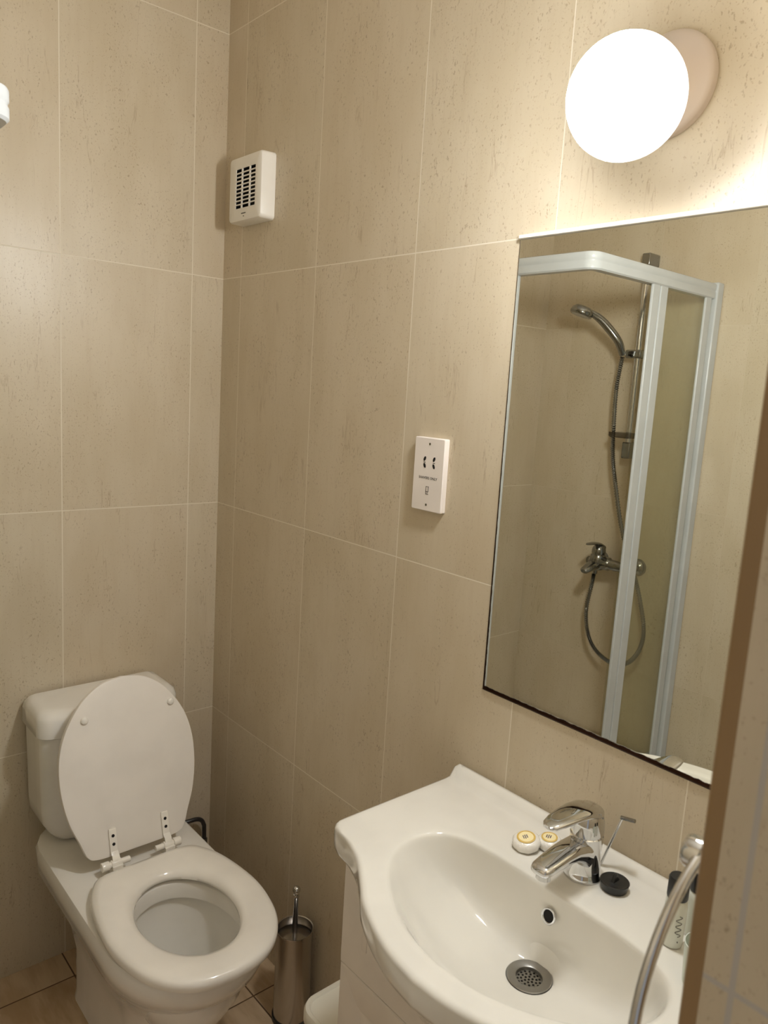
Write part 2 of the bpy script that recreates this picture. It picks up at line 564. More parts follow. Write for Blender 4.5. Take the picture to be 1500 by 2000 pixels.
def cist_ring(z, *a, **k):
    return [(TX + x, y, z) for x, y in cist_outline(*a, **k)]
MB().loft([cist_ring(0.412, 0.118, 0.125, 0.150), cist_ring(0.420, 0.128, 0.135, 0.160), cist_ring(0.440, 0.143, 0.142, 0.170), cist_ring(0.468, 0.158, 0.148, 0.176), cist_ring(0.50, 0.161, 0.148, 0.177), cist_ring(0.70, 0.165, 0.148, 0.177)]).build('cistern', M['porcelain'], toilet, smooth=40)
MB().loft([cist_ring(0.693, 0.168, 0.152, 0.181), cist_ring(0.697, 0.1725, 0.157, 0.187), cist_ring(0.735, 0.1725, 0.157, 0.187), cist_ring(0.748, 0.168, 0.152, 0.182), cist_ring(0.756, 0.158, 0.142, 0.170), cist_ring(0.758, 0.145, 0.128, 0.155)]).build('cistern_lid', M['porcelain'], toilet, smooth=50)

# seat ring
seat_out = [(0.0, -0.338), (0.06, -0.338), (0.098, -0.340), (0.118, -0.350), (0.132, -0.370), (0.148, -0.403), (0.160, -0.450), (0.168, -0.510), (0.170, -0.560),
            (0.163, -0.615), (0.147, -0.670), (0.120, -0.715), (0.085, -0.745), (0.045, -0.760), (0.0, -0.765)]
so = smooth_path([Vector((x, y, 0)) for x, y in seat_out], 6)
so = [(p.x, p.y) for p in so]
so = so + [(-x, y) for x, y in reversed(so[1:-1])]
SC = (0.0, -0.552)
def seat_ring(t, z):
    """t=0 outer edge, t=1 hole edge"""
    out = []
    for x, y in so:
        a = math.atan2((y - SC[1]) / 0.135, (x - SC[0]) / 0.099)
        hx, hy = SC[0] + 0.099 * math.cos(a), SC[1] + 0.135 * math.sin(a)
        out.append((TX + x + (hx - x) * t, y + (hy - y) * t, z))
    return out
SZ = 0.4165
prof = [(0.03, SZ), (0.0, SZ + 0.006), (-0.005, SZ + 0.012), (0.0, SZ + 0.018), (0.06, SZ + 0.0235), (0.20, SZ + 0.0255), (0.5, SZ + 0.026), (0.75, SZ + 0.0245), (0.90, SZ + 0.020), (0.985, SZ + 0.011), (0.99, SZ + 0.004), (0.93, SZ)]
MB().loft([seat_ring(t, z) for t, z in prof], loop=True).build('seat', M['seat'], toilet, smooth=60)

# raised lid: outline in its own plane (across, up)
LTH = math.radians(15.0)
LO = Vector((TX, -0.305, 0.450))
def lid_pt(a, s_, d=0.0):
    return LO + Vector((a, 0, 0)) + Vector((0, math.sin(LTH), math.cos(LTH))) * s_ + Vector((0, math.cos(LTH), -math.sin(LTH))) * d
half = [(0.0, 0.000), (0.05, 0.000), (0.095, 0.002), (0.116, 0.013), (0.131, 0.050), (0.150, 0.100), (0.161, 0.160), (0.162, 0.220), (0.151, 0.275), (0.128, 0.322), (0.094, 0.364), (0.050, 0.392), (0.0, 0.401)]
hp = smooth_path([Vector((a, b, 0)) for a, b in half], 6)
hp = [(p.x, p.y) for p in hp]
lo = hp + [(-a, b) for a, b in reversed(hp[1:-1])]
def lid_ring(inset, d):
    return [lid_pt(a * (1 - inset / 0.16), 0.2 + (b - 0.2) * (1 - inset / 0.2), d) for a, b in lo]
lid = MB().loft([lid_ring(0.006, 0.0), lid_ring(0.001, 0.0015), lid_ring(0.0, 0.004), lid_ring(0.0, 0.012), lid_ring(0.006, 0.017)]).build('lid', M['lid_paint'], toilet, smooth=40)
nrm = (lid_pt(0, 0, -1) - lid_pt(0, 0, 0)).normalized()
for a in (-0.097, 0.112):
    MB().lathe([(0.0085, 0.0), (0.0085, 0.004), (0.007, 0.006), (0.003, 0.007)], lid_pt(a, 0.318), nrm, n=20).build('bumper', M['white_plastic'], lid, smooth=50)
for a in (-0.0585, 0.068):
    h = MB()
    # strap up the lid, then an elbow to the barrel
    def strap(s0, d0, w):
        return [lid_pt(a - w, s0, d0), lid_pt(a + w, s0, d0), lid_pt(a + w, s0, d0 - 0.004), lid_pt(a - w, s0, d0 - 0.004)]
    h.loft([strap(0.063, 0.0, 0.0075), strap(0.060, -0.0008, 0.0085), strap(0.012, -0.001, 0.0085), strap(0.004, -0.008, 0.0085), strap(-0.012, -0.012, 0.0085)])
    bz = lid_pt(a, -0.014, -0.008)
    h.lathe([(0.0085, -0.012), (0.0095, -0.010), (0.0095, 0.010), (0.0085, 0.012)], bz, (1, 0, 0), n=20)
    h.lathe([(0.0095, 0.013), (0.0105, 0.014), (0.0105, 0.030), (0.0095, 0.031)], bz + Vector((-0.047 if a < 0 else 0.0, 0, 0)), (1, 0, 0), n=20)
    h.lathe([(0.0070, -0.032), (0.0070, 0.032)], bz, (1, 0, 0), n=16)
    h.box(bz.x - 0.012, bz.x + 0.012, bz.y - 0.014, bz.y + 0.016, SZ + 0.0, bz.z)
    hg = h.build('hinge', M['seat'], toilet, smooth=40, bevel=0.0015, seg=2)
    for s_ in (0.028, 0.047):
        MB().lathe([(0.0036, 0.0), (0.0036, 0.0008)], lid_pt(a, s_, -0.0047), nrm, n=14).build('screw', M['black'], hg, smooth=0)

# bent water pipe showing beside the pan
pp = [(-0.120, -0.02, 0.283), (-0.085, -0.030, 0.286), (-0.062, -0.032, 0.286), (-0.046, -0.032, 0.279), (-0.037, -0.032, 0.264), (-0.034, -0.032, 0.235), (-0.034, -0.032, 0.06), (-0.034, -0.032, 0.0115)]
pipe = thing('water_pipe', 'dark bent water pipe in the corner behind the toilet', 'pipe', (-0.034, -0.032, 0.010))
MB().tube(smooth_path(pp, 6), 0.0062, 12).build('bent_tube', M['dark_pipe'], pipe, smooth=60)
MB().lathe([(0.0095, 0.0), (0.0095, 0.018)], (-0.034, -0.032, 0.20), (0, 0, 1), n=6).build('compression_nut', M['dark_chrome'], pipe, smooth=30)

# ------------------------------------------------------------------ toilet brush and its holder
BX, BY = -0.057, -0.536
holder = thing('brush_holder', 'brushed steel cylindrical toilet brush holder standing on the floor', 'brush holder', (BX, BY, 0.010))
MB().lathe([(0.0445, 0.022), (0.0445, 0.246), (0.0455, 0.249), (0.0450, 0.251), (0.0425, 0.250), (0.0422, 0.246), (0.0422, 0.03), (0.0, 0.03)], (BX, BY, 0.0), n=56, cap1=False).build('canister', M['brushed'], holder, smooth=50)
MB().lathe([(0.0470, 0.0105), (0.0470, 0.022), (0.0440, 0.024)], (BX, BY, 0.0), n=48).build('foot_ring', M['black_rubber'], holder, smooth=40)
brush = thing('toilet_brush', 'chrome toilet brush handle rising from the steel holder', 'toilet brush', (BX, BY, 0.04))
MB().lathe([(0.0, 0.222), (0.039, 0.222), (0.041, 0.224), (0.041, 0.2275), (0.040, 0.2285), (0.0075, 0.229)], (BX, BY, 0.0), n=40).build('cap', M['brushed'], brush, smooth=50)
MB().lathe([(0.0066, 0.205), (0.0066, 0.333), (0.0076, 0.334), (0.0076, 0.340), (0.0055, 0.341), (0.0055, 0.345)], (BX, BY, 0.0), n=20).build('handle', M['chrome'], brush, smooth=50)
MB().sphere((BX, BY, 0.3515), 0.0096, 20, 12).build('knob', M['chrome'], brush, smooth=80)
MB().lathe([(0.02, 0.045), (0.034, 0.055), (0.036, 0.10), (0.030, 0.125), (0.006, 0.130), (0.006, 0.214)], (BX, BY, 0.0), n=32).build('bristle_head', M['bristle'], brush, smooth=60)

# ------------------------------------------------------------------ waste bin between brush and cabinet
binr = thing('waste_bin', 'low white waste bin with rounded corners against the basin cabinet', 'bin', (-0.115, -0.878, 0.010))
def bring(w, d, r, z):
    return [(-0.115 + a, -0.878 + b, z) for a, b in rrect(w, d, r, 8)]
MB().loft([bring(0.170, 0.140, 0.03, 0.0105), bring(0.176, 0.146, 0.032, 0.016), bring(0.206, 0.178, 0.036, 0.283)]).build('body', M['bin_plastic'], binr, smooth=40)
MB().loft([bring(0.212, 0.184, 0.038, 0.281), bring(0.218, 0.190, 0.040, 0.285), bring(0.218, 0.190, 0.040, 0.305), bring(0.212, 0.184, 0.038, 0.312), bring(0.200, 0.172, 0.034, 0.3135), bring(0.192, 0.164, 0.030, 0.309), bring(0.18, 0.15, 0.028, 0.3095)]).build('lid', M['bin_plastic'], binr, smooth=50)

# ------------------------------------------------------------------ basin cabinet
YC = -1.305
cab = thing('basin_cabinet', 'white gloss drawer cabinet under the washbasin', 'cabinet', (-0.14, YC, 0.010))
c = MB()
c.box(-0.264, -0.004, -0.999, -0.985, 0.06, 0.786)
c.box(-0.264, -0.004, -1.625, -1.611, 0.06, 0.786)
c.box(-0.264, -0.004, -1.611, -0.999, 0.06, 0.075)
c.box(-0.012, -0.004, -1.611, -0.999, 0.075, 0.60)
c.box(-0.235, -0.220, -1.611, -0.999, 0.0105, 0.06)
c.build('carcass', M['gloss_white'], cab, smooth=0)
def drawer_front(z0, z1):
    y0, y1 = -1.6245, -0.9855
    yc, w = (y0 + y1) / 2, (y1 - y0)
    zc, h = (z0 + z1) / 2, (z1 - z0)
    def rg(x, iw, r):
        return [(x, yc + a, zc + b) for a, b in rrect(w - 2 * iw, h - 2 * iw, r, 4)]
    return MB().loft([rg(-0.2645, 0.0, 0.002), rg(-0.2810, 0.0, 0.002), rg(-0.2830, 0.002, 0.002), rg(-0.2830, 0.050, 0.002), rg(-0.2800, 0.056, 0.002), rg(-0.2800, 0.062, 0.002), rg(-0.2825, 0.072, 0.002)])
def top_front(z0, z1):
    """upper drawer front, cut away where the bowl of the basin comes through"""
    y0, y1 = -1.6245, -0.9855
    n = 60
    ys = [y0 + (y1 - y0) * k / n for k in range(n + 1)]
    def zt(y):
        dy = abs(y - YC)
        return z1 if dy > 0.245 else z1 - 0.100 * (1 - (dy / 0.245) ** 4)
    v, f = [], []
    for x in (-0.2645, -0.2830):
        for y in ys:
            v += [(x, y, z0), (x, y, zt(y))]
    o2 = 2 * (n + 1)
    for k in range(n):
        a = 2 * k
        f += [(a, a + 1, a + 3, a + 2), (o2 + a, o2 + a + 2, o2 + a + 3, o2 + a + 1), (a + 1, o2 + a + 1, o2 + a + 3, a + 3), (a, a + 2, o2 + a + 2, o2 + a)]
    f += [(0, o2, o2 + 1, 1), (2 * n, 2 * n + 1, o2 + 2 * n + 1, o2 + 2 * n)]
    mb_ = MB().add(v, f)
    # raised moulding near the outer ends
    for ya, yb in ((y1 - 0.066, y1 - 0.054), (y0 + 0.054, y0 + 0.066)):
        mb_.box(-0.2842, -0.2828, ya, yb, z0 + 0.055, z1 - 0.06)
    return mb_
top_front(0.5735, 0.786).build('drawer', M['gloss_white'], cab, smooth=25, bevel=0.0012, seg=2)
for z0, z1 in ((0.3225, 0.5705), (0.065, 0.3195)):
    drawer_front(z0, z1).build('drawer', M['gloss_white'], cab, smooth=25)

# ------------------------------------------------------------------ washbasin
BZ = 0.835
basin = thing('wash_basin', 'white ceramic washbasin with bowed front set on the drawer cabinet', 'washbasin', (-0.2, YC, 0.786))
ohalf = [(-0.004, 0.329), (-0.100, 0.330), (-0.200, 0.331), (-0.285, 0.331), (-0.302, 0.328), (-0.312, 0.318), (-0.317, 0.300), (-0.322, 0.270), (-0.339, 0.228), (-0.366, 0.186),
         (-0.393, 0.147), (-0.414, 0.100), (-0.428, 0.052), (-0.434, 0.0)]
op = smooth_path([Vector((x, y, 0)) for x, y in ohalf[1:]], 8)
op = [(ohalf[0][0], ohalf[0][1])] + [(p.x, p.y) for p in op]
poly_out = op + [(x, -y) for x, y in reversed(op[:-1])]
rhalf = [(-0.150, 0.0), (-0.151, 0.07), (-0.154, 0.125), (-0.163, 0.172), (-0.185, 0.204), (-0.222, 0.219), (-0.265, 0.214), (-0.305, 0.190), (-0.340, 0.150), (-0.370, 0.098), (-0.386, 0.048), (-0.391, 0.0)]
rp = smooth_path([Vector((x, y, 0)) for x, y in rhalf], 8)
rp = [(p.x, p.y) for p in rp]
poly_rim = rp + [(x, -y) for x, y in reversed(rp[1:-1])]
BC = (-0.235, 0.0)
def ray_poly(poly, ang):
    dx, dy = math.cos(ang), math.sin(ang)
    best = None
    n = len(poly)
    for i in range(n):
        (x0, y0), (x1, y1) = poly[i], poly[(i + 1) % n]
        ex, ey = x1 - x0, y1 - y0
        den = dx * ey - dy * ex
        if abs(den) < 1e-12:
            continue
        t = ((x0 - BC[0]) * ey - (y0 - BC[1]) * ex) / den
        s_ = ((x0 - BC[0]) * dy - (y0 - BC[1]) * dx) / den
        if t > 0 and -1e-6 <= s_ <= 1 + 1e-6:
            if best is None or t > best:
                best = t
    return best
angs = [2 * math.pi * k / 240 for k in range(240)]
for cx, cy in ((-0.004, 0.329), (-0.004, -0.329)):
    angs.append(math.atan2(cy, cx - BC[0]) % (2 * math.pi))
angs = sorted(angs)
RO = [ray_poly(poly_out, a) for a in angs]
RR = [ray_poly(poly_rim, a) for a in angs]
DC = (-0.190, 0.0)       # waste centre
DR = 0.034
def pt(k, r):
    return BC[0] + r * math.cos(angs[k]), BC[1] + r * math.sin(angs[k])
def deck_z(x):
    return BZ + 0.0185 * sstep(-0.038, -0.020, x) - 0.007 * sstep(-0.012, -0.004, x)
brings = []
# underside first
def under(scale_out, z):
    return [(pt(k, RO[k] * scale_out)[0], YC + pt(k, RO[k] * scale_out)[1], z) for k in range(len(angs))]
def belly(sc_, z, grow=0.0):
    out = []
    for k in range(len(angs)):
        r = (RR[k] + grow) * sc_
        x, y = pt(k, r)
        out.append((x, YC + y, z))
    return out
def clampx(ring):
    return [(min(x, -0.0005), y, z) for x, y, z in ring]
brings.append(belly(0.25, 0.676))
brings.append(belly(0.62, 0.682))
brings.append(belly(0.86, 0.705))
brings.append(belly(0.98, 0.740))
brings.append(belly(1.0, 0.772, 0.012))
brings.append([(x, y, 0.7885) for x, y, z in belly(1.0, 0, 0.020)])
brings.append(under(0.965, 0.7890))
brings.append(under(0.988, 0.7925))
brings.append(under(0.998, 0.800))
brings.append(under(1.0, 0.812))
def deck(r_list_fn, dz=0.0):
    out = []
    for k in range(len(angs)):
        x, y = pt(k, r_list_fn(k))
        out.append((x, YC + y, deck_z(x) + dz))
    return out
brings.append(deck(lambda k: RO[k], -0.008))
brings.append(deck(lambda k: RO[k] - 0.0012, -0.004))
brings.append(deck(lambda k: RO[k] - 0.0045, -0.001))
brings.append(deck(lambda k: RO[k] - 0.009, 0.0))
for i in range(1, 14):
    t = i / 14.0
    brings.append(deck(lambda k: (RO[k] - 0.009) * (1 - t) + (RR[k] + 0.010) * t, 0.0))
brings.append(deck(lambda k: RR[k] + 0.010, 0.0))
brings.append(deck(lambda k: RR[k] + 0.004, -0.0008))
# bowl: from rim down to the waste
def bowl(t, z):
    """t = 1 at the rim, 0 at the waste edge"""
    out = []
    for k in range(len(angs)):
        x, y = pt(k, RR[k])
        a = math.atan2(y - DC[1], x - DC[0])
        wx, wy = DC[0] + DR * math.cos(a), DC[1] + DR * math.sin(a)
        # the back wall is steep, the front and ends slope gently
        g = 1.0 - sstep(-0.25, 0.70, math.cos(angs[k]))
        out.append((wx + (x - wx) * t, YC + wy + (y - wy) * t, z[0] + (z[1] - z[0]) * g))
    return out
FLOORZ = 0.712
prof_b = [(1.0, 0.8315, 0.8335), (0.985, 0.8265, 0.8310), (0.972, 0.818, 0.8282), (0.955, 0.803, 0.8240), (0.935, 0.787, 0.8188), (0.91, 0.771, 0.8120), (0.875, 0.757, 0.8025), (0.83, 0.746, 0.7905), (0.76, 0.7375, 0.7745), (0.66, 0.7305, 0.7560), (0.52, 0.7240, 0.7385), (0.36, 0.7190, 0.7260), (0.2, 0.7150, 0.7180), (0.08, 0.7128, 0.7138), (0.0, FLOORZ, FLOORZ)]
for t, za, zb in prof_b:
    brings.append(bowl(t, (za, zb)))
brings.append([(DC[0] + (x - DC[0]) * 0.97, YC + (y - YC) * 0.97, FLOORZ - 0.012) for x, y, z in brings[-1]])
bm_b = MB().loft(brings, True, True)
bs = bm_b.build('basin_body', M['basin'], basin, smooth=75)

# waste fitting in the bowl
w = MB()
w.lathe([(0.0330, FLOORZ - 0.001), (0.0332, FLOORZ + 0.0012), (0.0320, FLOORZ + 0.0022), (0.0215, FLOORZ + 0.0014), (0.0195, FLOORZ + 0.0002), (0.0185, FLOORZ - 0.0045), (0.0, FLOORZ - 0.0045)], (DC[0], YC, 0.0), n=48, cap0=False, cap1=False)
wst = w.build('waste_fitting', M['waste_steel'], basin, smooth=40)
dots = MB()
for ring_r, cnt in ((0.0, 1), (0.0058, 6), (0.0112, 11), (0.0160, 15)):
    for k in range(cnt):
        a = 2 * math.pi * k / cnt + ring_r * 90
        dots.lathe([(0.0017, 0.0), (0.0017, 0.0003)], (DC[0] + ring_r * math.cos(a), YC + ring_r * math.sin(a), FLOORZ - 0.0044), n=10)
dots.build('strainer_holes', M['black'], wst, smooth=0)
# overflow hole on the back wall of the bowl
OVN = Vector((-0.965, 0.0, 0.262)).normalized()
OVC = Vector((-0.1555, YC, 0.795))
ov = MB().lathe([(0.0085, -0.004), (0.0120, 0.0), (0.0122, 0.0022), (0.0112, 0.0032), (0.0092, 0.0028), (0.0086, 0.0012)], OVC, OVN, n=32, cap0=False, cap1=False).build('overflow_ring', M['chrome'], basin, smooth=60)
MB().lathe([(0.0088, 0.0012), (0.0088, 0.0014)], OVC, OVN, n=28).build('overflow_hole', M['black'], ov, smooth=0)

# ------------------------------------------------------------------ mixer tap
TAPX, TAPY = -0.082, -1.307
tap = thing('mixer_tap', 'chrome single lever mixer tap on the washbasin back ledge', 'tap', (TAPX, TAPY, BZ))
MB().lathe([(0.0285, BZ + 0.0003), (0.0285, BZ + 0.004), (0.0262, BZ + 0.008), (0.0245, BZ + 0.025), (0.0238, BZ + 0.045), (0.0245, BZ + 0.060), (0.0250, BZ + 0.068), (0.0232, BZ + 0.0695), (0.0232, BZ + 0.0715), (0.0248, BZ + 0.0725), (0.0250, BZ + 0.078), (0.0242, BZ + 0.090), (0.0218, BZ + 0.101), (0.0170, BZ + 0.109), (0.0095, BZ + 0.1135), (0.002, BZ + 0.115)], (TAPX, TAPY, 0), n=48).build('body', M['chrome'], tap, smooth=30)
def section(x, z, wy, hz, tilt=0.0, pw=0.75, n=28):
    """superellipse section across the spout, facing -x"""
    out = []
    for k in range(n):
        a = 2 * math.pi * k / n
        cy = math.copysign(abs(math.cos(a)) ** pw, math.cos(a)) * wy / 2
        cz = math.copysign(abs(math.sin(a)) ** pw, math.sin(a)) * hz / 2
        out.append((x + cz * math.sin(tilt), TAPY + cy, z + cz * math.cos(tilt)))
    return out
sp = MB().loft([section(TAPX + 0.006, BZ + 0.040, 0.040, 0.052), section(TAPX - 0.016, BZ + 0.043, 0.046, 0.046), section(TAPX - 0.026, BZ + 0.049, 0.043, 0.034, 0.08), section(TAPX - 0.042, BZ + 0.0535, 0.040, 0.025, 0.1),
            section(TAPX - 0.065, BZ + 0.0540, 0.038, 0.020, 0.08), section(TAPX - 0.090, BZ + 0.0515, 0.036, 0.0175, 0.05), section(TAPX - 0.108, BZ + 0.0490, 0.033, 0.016, 0.0), section(TAPX - 0.114, BZ + 0.0485, 0.027, 0.012, 0.0), section(TAPX - 0.1165, BZ + 0.0483, 0.016, 0.006, 0.0)])
spo = sp.build('spout', M['chrome'], tap, smooth=50)
MB().lathe([(0.0105, 0.0), (0.0108, -0.010), (0.0095, -0.011), (0.0085, -0.009)], (TAPX - 0.100, TAPY, BZ + 0.043), (0.06, 0, 1), n=28).build('aerator', M['chrome'], spo, smooth=40)
lv = MB().loft([section(TAPX + 0.018, BZ + 0.090, 0.026, 0.024, 0.0), section(TAPX + 0.009, BZ + 0.100, 0.040, 0.026, 0.3), section(TAPX - 0.008, BZ + 0.1085, 0.046, 0.018, 0.15), section(TAPX - 0.030, BZ + 0.1130, 0.045, 0.013, 0.0), section(TAPX - 0.055, BZ + 0.1145, 0.041, 0.0105, -0.02),
            section(TAPX - 0.080, BZ + 0.1140, 0.034, 0.0095, -0.05), section(TAPX - 0.096, BZ + 0.1130, 0.026, 0.0085, -0.05), section(TAPX - 0.103, BZ + 0.1125, 0.014, 0.005, -0.05)])
lv.build('lever', M['chrome'], tap, smooth=60)
rod = [(-0.0405, -1.3105, BZ + 0.0003), (-0.040, -1.3385, 0.9275), (-0.040, -1.342, 0.9290), (-0.040, -1.357, 0.9315)]
MB().tube([rod[0], (-0.040, -1.324, 0.881), rod[1]], 0.0022, 10).build('lift_rod', M['chrome'], tap, smooth=60)
MB().tube([(-0.041, -1.3365, 0.928), (-0.040, -1.359, 0.9325)], 0.0030, 10).build('rod_grip', M['dark_chrome'], tap, smooth=60)

# ------------------------------------------------------------------ small things on the basin
plug = thing('basin_plug', 'black rubber basin plug lying beside the mixer tap', 'plug', (-0.0735, -1.3565, BZ))
MB().lathe([(0.0185, BZ + 0.0004), (0.0195, BZ + 0.003), (0.0205, BZ + 0.009), (0.0215, BZ + 0.0125), (0.0205, BZ + 0.0135), (0.0165, BZ + 0.0125), (0.009, BZ + 0.0130), (0.003, BZ + 0.0135)], (-0.0735, -1.3565, 0), n=40).build('stopper', M['black_rubber'], plug, smooth=40)
pl = MB()
pl.loft([[(-0.0735 + a, -1.3565 + b, z) for a, b in rrect(w_, d_, 0.0015, 4)] for z, w_, d_ in ((BZ + 0.012, 0.017, 0.007), (BZ + 0.018, 0.011, 0.0055), (BZ + 0.023, 0.007, 0.0055), (BZ + 0.0245, 0.004, 0.004))])
pl.build('grip', M['black_rubber'], plug, smooth=40)

def soap(loc, r, tilt, label, turn):
    o = thing('wrapped_soap', label, 'soap', (loc[0], loc[1], BZ), 'wrapped soaps by the tap')
    mx = Matrix.Translation(Vector(loc)) @ Matrix.Rotation(tilt, 4, 'Y') @ Matrix.Rotation(turn, 4, 'Z')
    body = MB().lathe([(0.004, -0.0085), (r * 0.85, -0.008), (r * 0.98, -0.004), (r, 0.0), (r * 0.97, 0.004), (r * 0.82, 0.0075), (r * 0.5, 0.0088), (0.002, 0.009)], (0, 0, 0), n=36)
    # crinkled edge of the pleated wrapper
    body.v = [(x * (1 + 0.02 * math.sin(9 * math.atan2(y, x))), y * (1 + 0.02 * math.sin(9 * math.atan2(y, x))), z) for x, y, z in body.v]
    body.xform(mx).build('wrapper', M['wrap'], o, smooth=60)
    lab = MB().lathe([(r * 0.66, 0.0086), (r * 0.66, 0.0093), (r * 0.60, 0.0096), (0.001, 0.0098)], (0, 0, 0), n=36)
    lb = lab.xform(mx).build('sticker', M['cream_ink'], o, smooth=40)
    rg = MB().lathe([(r * 0.66, 0.0094), (r * 0.62, 0.0099), (r * 0.54, 0.0100), (r * 0.53, 0.0097)], (0, 0, 0), n=36, cap0=False, cap1=False)
    rg.xform(mx).build('gold_band', M['gold_ink'], lb, smooth=40)
    ink = MB()
    for yy, wd in ((0.0035, 0.007), (0.0005, 0.009), (-0.0025, 0.006)):
        x = -wd / 2
        while x < wd / 2:
            ink.box(x, x + 0.0012, yy, yy + 0.0016, 0.0098, 0.0101)
            x += 0.0019
    ink.xform(mx).build('print', M['navy_ink'], lb, smooth=0)
    return o
soap((-0.1005, -1.2125, BZ + 0.0105), 0.0225, math.radians(-10), 'larger round wrapped soap with yellow ring, nearest the basin edge', 1.0)
soap((-0.0690, -1.2340, BZ + 0.0095), 0.0195, math.radians(-6), 'wrapped soap half behind the tap spout', 0.4)

def bottle(x, y, r, label):
    o = thing('toiletry_bottle', label, 'bottle', (x, y, BZ), 'small bottles at the basin corner')
    b = MB()
    prof = [(0.70, 0.0004), (0.88, 0.0015), (0.95, 0.006), (1.0, 0.03), (1.0, 0.058), (0.96, 0.066), (0.80, 0.069)]
    b.lathe([(r * k, BZ + h) for k, h in prof], (x, y, 0), n=36)
    body = b.build('bottle_body', M['bottle'], o, smooth=40)
    MB().lathe([(r * 0.92, BZ + 0.0685), (r * 0.96, BZ + 0.071), (r * 0.94, BZ + 0.096), (r * 0.84, BZ + 0.0985), (0.001, BZ + 0.099)], (x, y, 0), n=36).build('cap', M['black_rubber'], o, smooth=40)
    # scribbled script down the side
    pen = MB()
    th0 = math.atan2(CAM.y - y, CAM.x - x) + 0.35
    def on(a, z):
        return Vector((x + (r + 0.0003) * math.cos(th0 + a), y + (r + 0.0003) * math.sin(th0 + a), BZ + z))
    path = []
    for i in range(40):
        t = i / 39.0
        path.append(on(0.28 * math.sin(t * 22.0) + 0.1, 0.020 + 0.030 * t))
    pen.tube(path, 0.00035, 5)
    pen.tube([on(0.15, 0.012), on(0.15, 0.0135)], 0.0007, 6)
    pen.build('script', M['ink'], body, smooth=0)
    return o
bottle(-0.1115, -1.4690, 0.0142, 'black capped pale bottle in front, behind the chrome towel ring')
bottle(-0.0720, -1.4800, 0.0142, 'black capped pale bottle nearer the mirror wall, half behind the other bottle')
cup = thing('frosted_cup', 'pale cup at the basin end, almost hidden by the door corner', 'cup', (-0.1500, -1.5310, BZ))
MB().lathe([(0.022, BZ + 0.0004), (0.0235, BZ + 0.002), (0.026, BZ + 0.055), (0.025, BZ + 0.055), (0.022, BZ + 0.004), (0.0, BZ + 0.004)], (-0.1500, -1.5310, 0), n=32, cap1=False).build('cup_body', M['frost'], cup, smooth=40)

# ------------------------------------------------------------------ towel ring on the hidden face of the door-side wall
ring = thing('towel_ring', 'chrome towel ring hanging near the door corner, blurred in front', 'towel ring', (-0.513, -1.7035, 1.215))
RC = (-0.462, -1.667, 1.116)
RRAD = 0.1235
circ = [(RC[0] + RRAD * math.cos(2 * math.pi * k / 72), RC[1], RC[2] + RRAD * math.sin(2 * math.pi * k / 72)) for k in range(72)]
rgm = MB()
rr = []
for k in range(72):
    a = 2 * math.pi * k / 72
    er = Vector((math.cos(a), 0, math.sin(a)))
    c0 = Vector(RC) + er * RRAD
    rr.append([c0 + er * 0.0042 * math.cos(2 * math.pi * j / 14) + Vector((0, 1, 0)) * 0.0042 * math.sin(2 * math.pi * j / 14) for j in range(14)])
rgm.loft(rr, loop=True).build('hoop', M['chrome'], ring, smooth=80)
MB().lathe([(0.026, 0.0005), (0.026, 0.004), (0.020, 0.007), (0.0105, 0.009), (0.0095, 0.046), (0.0125, 0.048), (0.0125, 0.058), (0.0110, 0.061), (0.002, 0.0615)], (-0.513, -1.7155, 1.2225), (0, 1, 0), n=36).build('bracket', M['chrome'], ring, smooth=40)

# ------------------------------------------------------------------ wall mirror
MY0, MY1, MZ0, MZ1 = -1.613, -1.0130, 1.0120, 1.8035
mir = thing('wall_mirror', 'frameless rectangular wall mirror above the washbasin with browned edges', 'mirror', (-0.001, (MY0 + MY1) / 2, MZ0))
MB().box(-0.0010, -0.0003, MY0 - 0.001, MY1 + 0.0022, MZ0 - 0.0022, MZ1).build('backing', M['mirror_back'], mir, smooth=0)
def mloop(i, x):
    return [(x, MY0 + i, MZ0 + i), (x, MY1 - i, MZ0 + i), (x, MY1 - i, MZ1 - i), (x, MY0 + i, MZ1 - i)]
MB().loft([mloop(0, -0.0011), mloop(0, -0.0026), mloop(0.0012, -0.0032)]).build('mirror_glass', M['mirror'], mir, smooth=0)
MB().box(-0.0085, -0.0003, -1.70, MY1, MZ1 + 0.0003, MZ1 + 0.0068).build('top_strip', M['silicone'], mir, smooth=0, bevel=0.0012, seg=2)

# ------------------------------------------------------------------ wall lamp
LC = Vector((-0.1275, -1.2745, 1.9315))
LB = Vector((0.0, -1.2585, 1.9840))
lamp = thing('wall_lamp', 'lit white globe wall lamp above the mirror', 'wall lamp', (-0.001, LB.y, LB.z))
ax = (LC - LB).normalized()
LFWD = Vector((-0.97, 0.0, -0.16)).normalized()
MB().sphere(LC, 0.0752, 64, 36).build('glass_globe', lamp_material(LC, LFWD), lamp, smooth=80)
lr = []
for x, R in ((-0.0004, 0.0690), (-0.0020, 0.0704), (-0.0100, 0.0704), (-0.0150, 0.0690), (-0.0200, 0.0640), (-0.028, 0.0560), (-0.040, 0.0490), (-0.058, 0.0420), (-0.064, 0.0410)):
    t = max(0.0, (-x - 0.010) / 0.1275)
    cy, cz = LB.y + (LC.y - LB.y) * t, LB.z + (LC.z - LB.z) * t
    lr.append([(x, cy + R * math.cos(2 * math.pi * k / 56), cz + R * math.sin(2 * math.pi * k / 56)) for k in range(56)])
MB().loft(lr).build('wall_base', M['shaded_white_plastic'], lamp, smooth=40)

